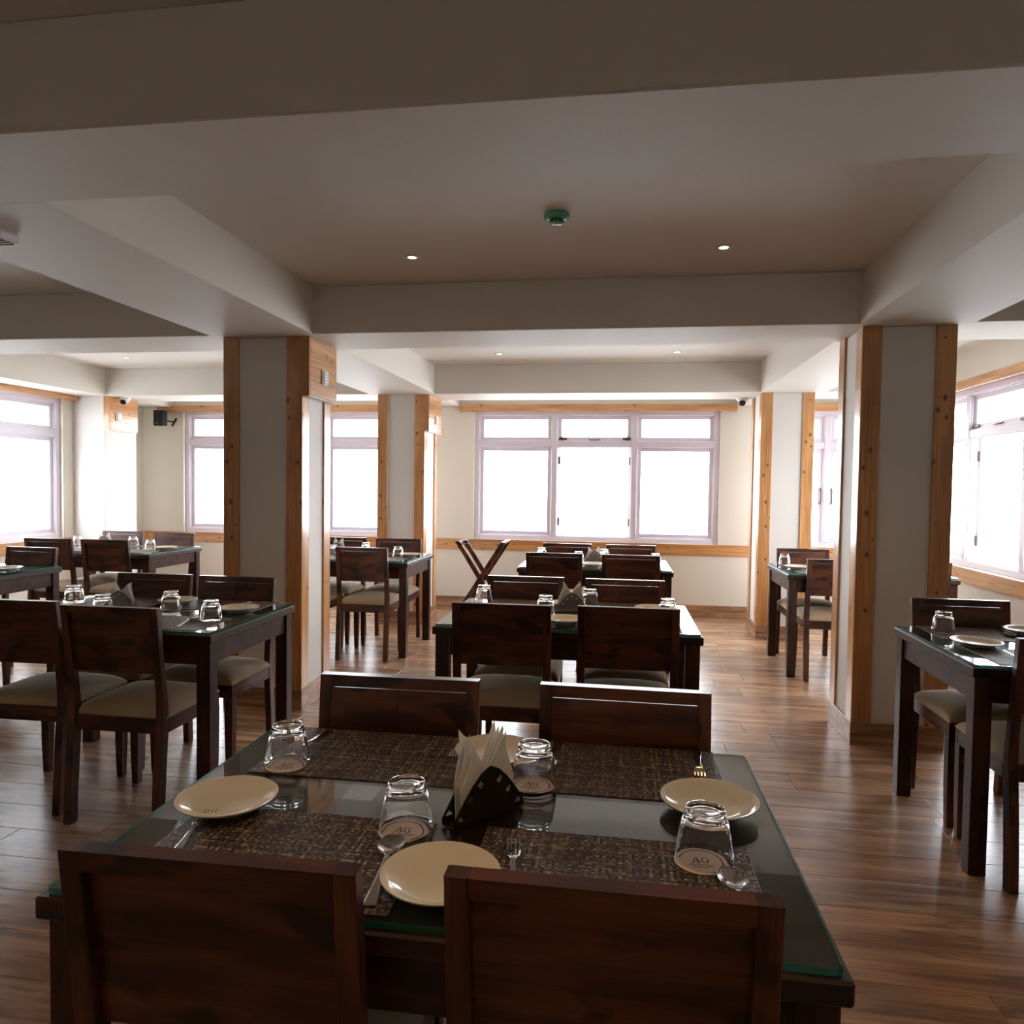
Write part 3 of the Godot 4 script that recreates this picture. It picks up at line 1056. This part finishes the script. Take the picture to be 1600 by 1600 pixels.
func build_tables() -> void:
	proto.chair = make_chair()
	proto.table = make_table()
	proto.sheet = make_sheet()
	proto.mat = make_mat()
	proto.plate = make_plate()
	proto.coaster = make_coaster()
	proto.tumbler = make_tumbler()
	proto.spoon = make_spoon()
	proto.fork = make_fork()
	# name, left glass edge, near glass edge, turn in degrees
	var T := {
		"A": ["the foreground table", -0.8485, -0.957, 0.4, "dark wood dining table nearest the viewer, with the dark napkin holder"],
		"B": ["the left front table", -2.777, -2.70, 0.0, "dark wood dining table on the left, in front of the front left pillar"],
		"C": ["the middle table", -0.806, -3.09, 0.4, "dark wood dining table in the middle, just beyond the foreground table"],
		"D": ["the far middle table", -0.769, -5.42, 0.3, "dark wood dining table under the wide middle window"],
		"E": ["the table behind the left pillar", -2.80, -5.487, 0.0, "dark wood dining table behind the front left pillar"],
		"F": ["the table behind the right pillar", 1.207, -5.497, 0.0, "dark wood dining table partly hidden by the front right pillar"],
		"G": ["the far corner table", -5.035, -5.523, 0.0, "dark wood dining table in the far left corner below the wall speaker"],
		"H": ["the left edge table", -5.055, -3.83, 0.0, "dark wood dining table cut off by the left edge of the picture"],
		"I": ["the right edge table", 1.247, -2.768, 0.0, "dark wood dining table cut off by the right edge of the picture"],
	}
	for k in T:
		var t: Array = T[k]
		var cx: float = t[1] + 0.5695
		var cz: float = t[2] - 0.375
		put("table", t[4], cx, cz, 0.0, deg_to_rad(t[3]), "dining tables")
		put("sheet", "clear glass sheet with green edges on " + t[0], cx, cz, 0.7516, deg_to_rad(t[3]), "table glass sheets")
	# chairs: table, side (near = back towards us), which, centre x, z of the far edge of the top rail, turn
	var C := [
		["A", 0, "left", -0.5350, -0.885, 1.0], ["A", 0, "right", -0.008, -0.908, 0.3], ["A", 1, "left", -0.550, -1.803, 1.5], ["A", 1, "right", 0.012, -1.812, -0.5],
		["B", 0, "left", -2.460, -2.625, 1.5], ["B", 0, "right", -1.970, -2.570, 0.0], ["B", 1, "left", -2.435, -3.530, 1.5], ["B", 1, "right", -1.970, -3.530, 1.0],
		["C", 0, "left", -0.495, -2.985, 1.5], ["C", 0, "right", 0.030, -3.020, 1.0], ["C", 1, "left", -0.504, -3.920, 1.5], ["C", 1, "right", 0.024, -3.918, 0.5],
		["D", 0, "left", -0.492, -5.335, 1.0], ["D", 0, "right", 0.074, -5.330, -1.0], ["D", 1, "left", -0.460, -6.255, 0.0], ["D", 1, "right", 0.08, -6.250, 0.0],
		["E", 0, "left", -2.490, -5.360, 0.0], ["E", 0, "right", -1.975, -5.350, 0.5], ["E", 1, "left", -2.490, -6.32, 0.0], ["E", 1, "right", -1.975, -6.315, 1.5],
		["F", 0, "left", 1.515, -5.42, 0.0], ["F", 0, "right", 2.050, -5.42, 0.0], ["F", 1, "left", 1.490, -6.33, 0.0],
		["G", 0, "left", -4.725, -5.400, 4.0], ["G", 0, "right", -4.210, -5.410, 3.0], ["G", 1, "left", -4.735, -6.37, 3.0], ["G", 1, "right", -4.20, -6.35, 0.0],
		["H", 1, "right", -4.21, -4.67, -2.0],
		["I", 0, "left", 1.540, -2.690, 0.0], ["I", 1, "left", 1.536, -3.600, 0.0],
	]
	for c in C:
		var near: bool = c[1] == 0
		var turn := deg_to_rad(c[5]) + (0.0 if near else PI)
		var z: float = c[4] - (0.199 if near else -0.2285)
		put("chair", "dark wood chair %s, %s one at %s" % ["seen from behind" if near else "facing us", c[2], T[c[0]][0]], c[3], z, 0.0, turn, "dining chairs")
	settings(T)

func settings(T: Dictionary) -> void:
	var side := ["near left", "near right", "far left", "far right"]
	# placemats: centre relative to the left near corner of the glass
	var rel_mat := [Vector2(0.308, 0.155), Vector2(0.845, 0.160), Vector2(0.300, 0.598), Vector2(0.844, 0.612)]
	for k in ["A", "B", "C", "D", "E", "F", "G", "I"]:
		var t: Array = T[k]
		for i in 4:
			if (k == "F" or k == "I") and i % 2 == 1:
				continue
			put("mat", "dark brown woven placemat at the %s of %s" % [side[i], t[0]], t[1] + rel_mat[i].x, t[2] - rel_mat[i].y, TOP + 0.0002, 0.0, "woven placemats")
	# tumblers on coasters: x, z of the coaster; the glass may stand a little off it
	var G := {
		"A": [[0, -0.370, -1.215, 0.004, -0.006], [1, 0.138, -1.200, 0.006, -0.006], [2, -0.706, -1.458, 0.0, -0.006], [3, -0.171, -1.452, 0.004, 0.002]],
		"B": [[0, -2.33, -2.98, 0, 0], [1, -1.775, -2.94, 0, 0], [2, -2.66, -3.20, 0, 0], [3, -2.10, -3.14, 0, 0]],
		"C": [[0, -0.351, -3.43, 0, 0], [1, 0.22, -3.46, 0, 0], [2, -0.703, -3.715, 0, 0], [3, -0.152, -3.70, 0, 0]],
		"D": [[0, -0.336, -5.80, 0, 0], [1, 0.268, -5.80, 0, 0], [2, -0.66, -6.07, 0, 0], [3, -0.138, -6.08, 0, 0]],
		"E": [[0, -2.40, -5.80, 0, 0], [1, -1.838, -5.83, 0, 0], [3, -2.215, -6.10, 0, 0]],
		"F": [[2, 1.302, -6.10, 0, 0]],
		"G": [[1, -4.11, -5.85, 0, 0], [2, -4.98, -6.04, 0, 0], [3, -4.475, -6.12, 0, 0]],
		"I": [[2, 1.389, -3.385, 0, 0]],
	}
	for k in G:
		for g in G[k]:
			var y := TOP + 0.0025
			put("coaster", "pink coaster under the %s tumbler of %s" % [side[g[0]], T[k][0]], g[1], g[2], y, 0.0, "printed coasters")
			put("tumbler", "upturned clear tumbler at the %s of %s" % [side[g[0]], T[k][0]], g[1] + g[3], g[2] + g[4], y + 0.0022, 0.0, "upturned tumblers")
	var P := {
		"A": [["by the left edge of", -0.720, -1.246], ["at the near middle of", -0.262, -1.056], ["by the right edge of", 0.174, -1.400], ["behind the napkins on", -0.268, -1.580]],
		"B": [["at the far middle of", -2.171, -3.30], ["by the right edge of", -1.765, -3.16]],
		"C": [["at the near middle of", -0.242, -3.215], ["behind the napkins on", -0.267, -3.650], ["by the right edge of", 0.16, -3.60]],
		"D": [["at the near middle of", -0.215, -5.56]],
		"E": [["by the right edge of", -1.76, -5.90]],
		"F": [["by the left edge of", 1.33, -5.80]],
		"G": [["by the right edge of", -3.99, -5.90]],
		"H": [["by the right edge of", -4.01, -4.23]],
		"I": [["by the left edge of", 1.392, -3.09], ["at the far middle of", 1.73, -3.40]],
	}
	for k in P:
		for p in P[k]:
			put("plate", "cream side plate %s %s" % [p[0], T[k][0]], p[1], p[2], TOP + 0.0026, 0.0, "cream side plates")
	# cutlery: x, z of the handle end, heading (0 = bowl or tines pointing away from us)
	var S := [
		["spoon", "steel spoon beside the near middle plate of the foreground table", -0.347, -0.978, 7.0, 0.0062],
		["spoon", "steel spoon by the near right coaster of the foreground table", 0.192, -0.970, 5.0, 0.0062],
		["fork", "steel fork by the left plate of the foreground table", -0.704, -1.030, 9.0, 0.003],
		["fork", "steel fork on the near right placemat of the foreground table", -0.146, -1.020, 8.0, 0.003],
		["fork", "steel fork on the far right placemat above the right plate", 0.181, -1.705, 177.0, 0.003],
		["fork", "steel fork behind the far left tumbler of the foreground table", -0.700, -1.680, 176.0, 0.003],
		["spoon", "steel spoon on the far right placemat behind the tumbler beside the napkins", -0.140, -1.715, 176.0, 0.003],
		["fork", "steel fork on the far left placemat, its tines beside the plate behind the napkins", -0.365, -1.715, 182.0, 0.003],
		["spoon", "steel spoon on the near right placemat of the left table", -1.82, -2.76, 12.0, 0.003],
		["fork", "steel fork behind the right plate of the left table", -1.79, -3.46, 160.0, 0.003],
		["fork", "steel fork in front of the left plate of the table at the right edge", 1.452, -2.86, 9.0, 0.003],
		["spoon", "steel spoon beside the far plate of the table at the right edge", 1.66, -3.50, 170.0, 0.003],
	]
	for s in S:
		put(s[0], s[1], s[2], s[3], TOP + s[5], deg_to_rad(s[4]), "cutlery")
	# napkin holders
	var h := make_holder(true, "dark metal napkin holder with square holes, on the foreground table")
	h.position = Vector3(-0.243, TOP + 0.0006, -1.308)
	h.rotation.y = atan2(0.13, 0.108)
	napkins(h, 4, 0.163, "the foreground table", 1)
	var hs := [["B", -2.318, -3.08, 6.0, 0.135, 3], ["C", -0.237, -3.53, 18.0, 0.15, 3], ["D", -0.215, -5.86, 20.0, 0.13, 2], ["E", -2.44, -6.02, -10.0, 0.135, 3], ["G", -4.72, -6.06, 10.0, 0.125, 2]]
	var hp: Node3D = null
	for q in hs:
		var lab := "steel napkin holder with round holes on " + String(T[q[0]][0])
		if hp == null:
			hp = make_holder(false, lab)
		var n := dup(hp, lab, Vector3(q[1], TOP + 0.0006, q[2]), deg_to_rad(q[3]), "napkin holders")
		napkins(n, q[5], q[4], T[q[0]][0], 2 + q[5])

func napkins(h: Node3D, per: int, hgt: float, where: String, sd: int) -> void:
	var r := RandomNumberGenerator.new()
	r.seed = sd
	var k := 0
	for s in [-1.0, 1.0]:
		for i in per:
			var f := float(i) / maxf(per - 1, 1)
			var hh := hgt * (1.0 - 0.14 * f * (1.0 if s < 0 else 0.35) - 0.05 * r.randf())
			var lean := lerpf(-0.0125, 0.0125, (i * 2 + (0 if s < 0 else 1) + 0.5) / (2.0 * per)) * 0.7 - 0.003
			var m := napkin(s * (0.052 - 0.012 * r.randf()), hh, lean, 0.0)
			var off := 0.0
			# the two groups of sheets are interleaved
			off = lerpf(-0.0125, 0.0125, (i * 2 + (0 if s < 0 else 1) + 0.5) / (2.0 * per))
			var o := solo("paper_napkin", m, M.paper, "white napkin pointing %s, %s sheet in the holder on %s" % ["left" if s < 0 else "right", ["rearmost", "second", "third", "frontmost"][i] if per == 4 else (["rear", "middle", "front"][i] if per == 3 else ["rear", "front"][i]), where], "napkin", Vector3.ZERO, 0.0, "paper napkins on " + where)
			o.transform = h.transform * Transform3D(Basis(), Vector3(s * -0.004, 0.0026, off))
			k += 1

# =====================================================================================
#  fittings
# =====================================================================================
func build_fittings() -> void:
	# downlights
	var D := [[-1.068, -3.58, "the left one in the middle ceiling bay"], [0.452, -3.592, "the right one in the middle ceiling bay"], [-1.083, -6.28, "the left one in front of the wide window"], [0.433, -6.30, "the right one in front of the wide window"], [-4.60, -6.22, "above the corner table"],
		[-1.07, -0.62, "left above the foreground table"], [0.45, -0.62, "right above the foreground table"]]
	for d in D:
		var o := thing("downlight", "small round recessed ceiling downlight, " + d[2], "downlight", Vector3(d[0], CEIL, d[1]), 0, "ceiling downlights")
		part("trim_ring", MB.new().lathe([Vector2(0.022, 0.0), Vector2(0.022, -0.004), Vector2(0.036, -0.005), Vector2(0.040, -0.002), Vector2(0.040, 0.0)], 32, 0.4).mesh(), M.white_plastic, o)
		part("bulb", MB.new().lathe([Vector2(0.0, -0.0005), Vector2(0.021, -0.0005), Vector2(0.021, -0.003), Vector2(0.0, -0.0045)], 24, 0.4).mesh(), M.glow, o)
		var l := SpotLight3D.new()
		l.name = "beam_light"
		l.light_color = Color(1.0, 0.82, 0.60)
		l.light_energy = LAMP
		l.light_size = 0.02
		l.spot_range = 20.0
		l.spot_attenuation = 2.0
		l.spot_angle = 55.0
		l.spot_angle_attenuation = 0.8
		l.shadow_enabled = true
		l.rotation.x = -PI / 2
		l.position.y = -0.012
		o.add_child(l)
	# smoke detector
	var s := thing("smoke_detector", "green round smoke detector on the ceiling of the middle bay", "smoke detector", Vector3(-0.295, CEIL, -3.09))
	part("base", MB.new().lathe([Vector2(0, 0), Vector2(0, -0.022), Vector2(0.046, -0.022), Vector2(0.053, -0.018), Vector2(0.054, -0.004), Vector2(0.051, 0.0)].map(func(p): return p), 40, 0.4).mesh(), M.green_plastic, s)
	part("chamber", MB.new().lathe([Vector2(0.026, -0.036), Vector2(0.028, -0.022)], 24, 0.4).mesh(), M.green_dark, s)
	for k in 10:
		var a := TAU * k / 10
		part("rib", bx(Vector3(-0.002, -0.037, -0.002), Vector3(0.002, -0.021, 0.002), 0.0005), M.green_plastic, s, Vector3(cos(a) * 0.029, 0, sin(a) * 0.029))
	part("cap", MB.new().lathe([Vector2(0, -0.043), Vector2(0.016, -0.0425), Vector2(0.026, -0.040), Vector2(0.030, -0.0365), Vector2(0.029, -0.035), Vector2(0, -0.035)], 32, 0.4).mesh(), M.green_plastic, s)
	for k in 2:
		part("clip", bx(Vector3(-0.006, -0.030, -0.004), Vector3(0.006, -0.020, 0.004), 0.001), M.white_plastic, s, Vector3(-0.045 if k == 0 else 0.045, 0, 0.018))
	# dome cameras
	for d in [[1.128, -7.30, "beside the right end of the wide window's pelmet"], [-5.20, -7.00, "above the cable box of the left wall pillar"]]:
		var c := thing("dome_camera", "white dome camera with black eye " + d[2], "camera", Vector3(d[0], SOFFIT, d[1]), 0, "dome cameras")
		part("housing", MB.new().lathe([Vector2(0, -0.062), Vector2(0.022, -0.058), Vector2(0.037, -0.044), Vector2(0.043, -0.024), Vector2(0.055, -0.018), Vector2(0.057, 0.0)], 32, 0.3).mesh(), M.white_plastic, c)
		var e := part("eye", MB.new().lathe([Vector2(0, 0.030), Vector2(0.018, 0.028), Vector2(0.028, 0.016), Vector2(0.031, 0.0), Vector2(0.0, -0.004)], 24, 0.3).mesh(), M.black, c, Vector3(-0.004, -0.045, 0.020))
		e.rotation = Vector3(PI * 0.56, 0, 0)
		part("eye_glass", MB.new().lathe([Vector2(0, 0.034), Vector2(0.011, 0.032), Vector2(0.013, 0.029), Vector2(0, 0.026)], 20, 0.3).mesh(), M.lens, e)
	# wall speaker
	var w := thing("wall_speaker", "black box loudspeaker on a bracket in the far left corner", "speaker", Vector3(-5.355, 2.10, -7.83), deg_to_rad(-4))
	var cab := MB.new()
	cab.loft([[Vector3(-0.06, -0.09, 0.055), Vector3(0.06, -0.09, 0.055), Vector3(0.06, 0.09, 0.055), Vector3(-0.06, 0.09, 0.055)], [Vector3(-0.042, -0.084, -0.05), Vector3(0.042, -0.084, -0.05), Vector3(0.042, 0.084, -0.05), Vector3(-0.042, 0.084, -0.05)]], false)
	part("cabinet", cab.mesh(), M.black, w)
	part("grille", bx(Vector3(-0.055, -0.083, 0.053), Vector3(0.055, 0.083, 0.061), 0.006), M.rubber, w)
	part("badge", bx(Vector3(-0.030, -0.062, 0.0605), Vector3(0.006, -0.052, 0.0625), 0.001), M.grey_plastic, w)
	part("bracket", MB.new().tube([Vector3(0.02, -0.02, -0.045), Vector3(0.06, -0.03, -0.07), Vector3(0.09, -0.035, -0.105)], 0.008).bar(Vector3(0.075, -0.085, -0.09), Vector3(0.115, 0.01, -0.12), 0.02, 0.012, Vector3.RIGHT).mesh(), M.black, w)
	# control plates on the cable boxes
	for d in [[-1.847, 2.024, -4.322, "on the front left pillar's cable box"], [-1.863, 2.012, -7.13, "on the far left pillar's cable box"], [-5.272, 2.036, -6.99, "on the left wall pillar's cable box"]]:
		var p := thing("control_plate", "small white control plate " + d[3], "control plate", Vector3(d[0], d[1], d[2]), PI / 2, "control plates")
		part("plate", bx(Vector3(-0.045, -0.045, 0.0), Vector3(0.045, 0.045, 0.010), 0.003), M.white_plastic, p)
		part("inner_frame", bx(Vector3(-0.034, -0.038, 0.009), Vector3(0.034, 0.038, 0.013), 0.002), M.grey_plastic, p)
		for k in 4:
			part("switch", bx(Vector3(-0.030, -0.034 + 0.0175 * k, 0.012), Vector3(0.030, -0.020 + 0.0175 * k, 0.0155), 0.001), M.white_plastic, p)
	# ceiling box at the left edge
	var b := thing("ceiling_lamp_box", "white ribbed plastic box fixed under the beam at the left edge", "ceiling box", Vector3(-2.215, SOFFIT, -2.29), deg_to_rad(0))
	part("housing", bx(Vector3(-0.075, -0.032, -0.05), Vector3(0.075, 0.0, 0.05), 0.01), M.white_plastic, b)
	for k in 4:
		part("rib", bx(Vector3(-0.06, -0.037, -0.036 + 0.02 * k), Vector3(0.06, -0.031, -0.028 + 0.02 * k), 0.002), M.grey_plastic, b)
	# folding tray stand under the wide window
	var y := 0.785
	var st := thing("tray_stand", "folded-open dark wood tray stand by the back wall left of the wide window", "tray stand", Vector3(-1.42, 0, -7.42))
	for z in [-0.17, 0.17]:
		part("leg", MB.new().bar(Vector3(-0.235, y, z * 0.9), Vector3(0.26, 0.0, z * 0.9), 0.045, 0.02, Vector3.RIGHT).mesh(), M.wood_v, st)
		part("leg", MB.new().bar(Vector3(0.235, y, z * 1.05), Vector3(-0.26, 0.0, z * 1.05), 0.045, 0.02, Vector3.RIGHT).mesh(), M.wood_v, st)
	for s2 in [-1.0, 1.0]:
		part("top_bar", bx(Vector3(s2 * 0.235 - 0.022, y - 0.012, -0.19), Vector3(s2 * 0.235 + 0.022, y + 0.012, 0.19), 0.004), M.wood_h, st)
		part("stretcher", bx(Vector3(s2 * 0.185 - 0.012, 0.12, -0.16), Vector3(s2 * 0.185 + 0.012, 0.15, 0.16), 0.004), M.wood_h, st)
	for z in [-0.12, 0.12]:
		var rg := []
		for k in 9:
			var t := k / 8.0
			var x := lerpf(-0.225, 0.225, t)
			var yy := y - 0.005 - 0.03 * sin(PI * t)
			rg.append([Vector3(x, yy - 0.0015, z - 0.025), Vector3(x, yy - 0.0015, z + 0.025), Vector3(x, yy + 0.0015, z + 0.025), Vector3(x, yy + 0.0015, z - 0.025)])
		part("strap", MB.new().loft(rg, false).mesh(), M.strap, st)

const SKY := 16.0
const LAMP := 0.52

func _ready() -> void:
	rng.seed = 7
	# ---- camera ----
	var cam := Camera3D.new()
	cam.name = "camera"
	cam.position = Vector3(0, EYE, 0)
	cam.rotation = Vector3(-0.0370, 0.1503, 0.0137)
	cam.fov = rad_to_deg(2.0 * atan(800.0 / 1135.85))
	cam.near = 0.05
	cam.far = 200.0
	add_child(cam)
	cam.current = true
	# ---- sky: even white fog all round the house ----
	var env := Environment.new()
	var sky := Sky.new()
	var sm := ProceduralSkyMaterial.new()
	sm.sky_top_color = Color(0.94, 0.97, 1.0)
	sm.sky_horizon_color = Color(0.96, 0.98, 1.0)
	sm.ground_horizon_color = Color(0.93, 0.95, 0.97)
	sm.ground_bottom_color = Color(0.66, 0.68, 0.70)
	sm.ground_curve = 0.12
	sky.sky_material = sm
	env.background_mode = Environment.BG_SKY
	env.sky = sky
	env.background_energy_multiplier = SKY
	env.tonemap_mode = Environment.TONE_MAPPER_LINEAR
	env.tonemap_exposure = 1.0
	env.sdfgi_enabled = true
	env.ssao_enabled = true
	env.ssil_enabled = true
	var we := WorldEnvironment.new()
	we.name = "world"
	we.environment = env
	add_child(we)
	make_materials()
	build_room()
	build_tables()
	build_fittings()
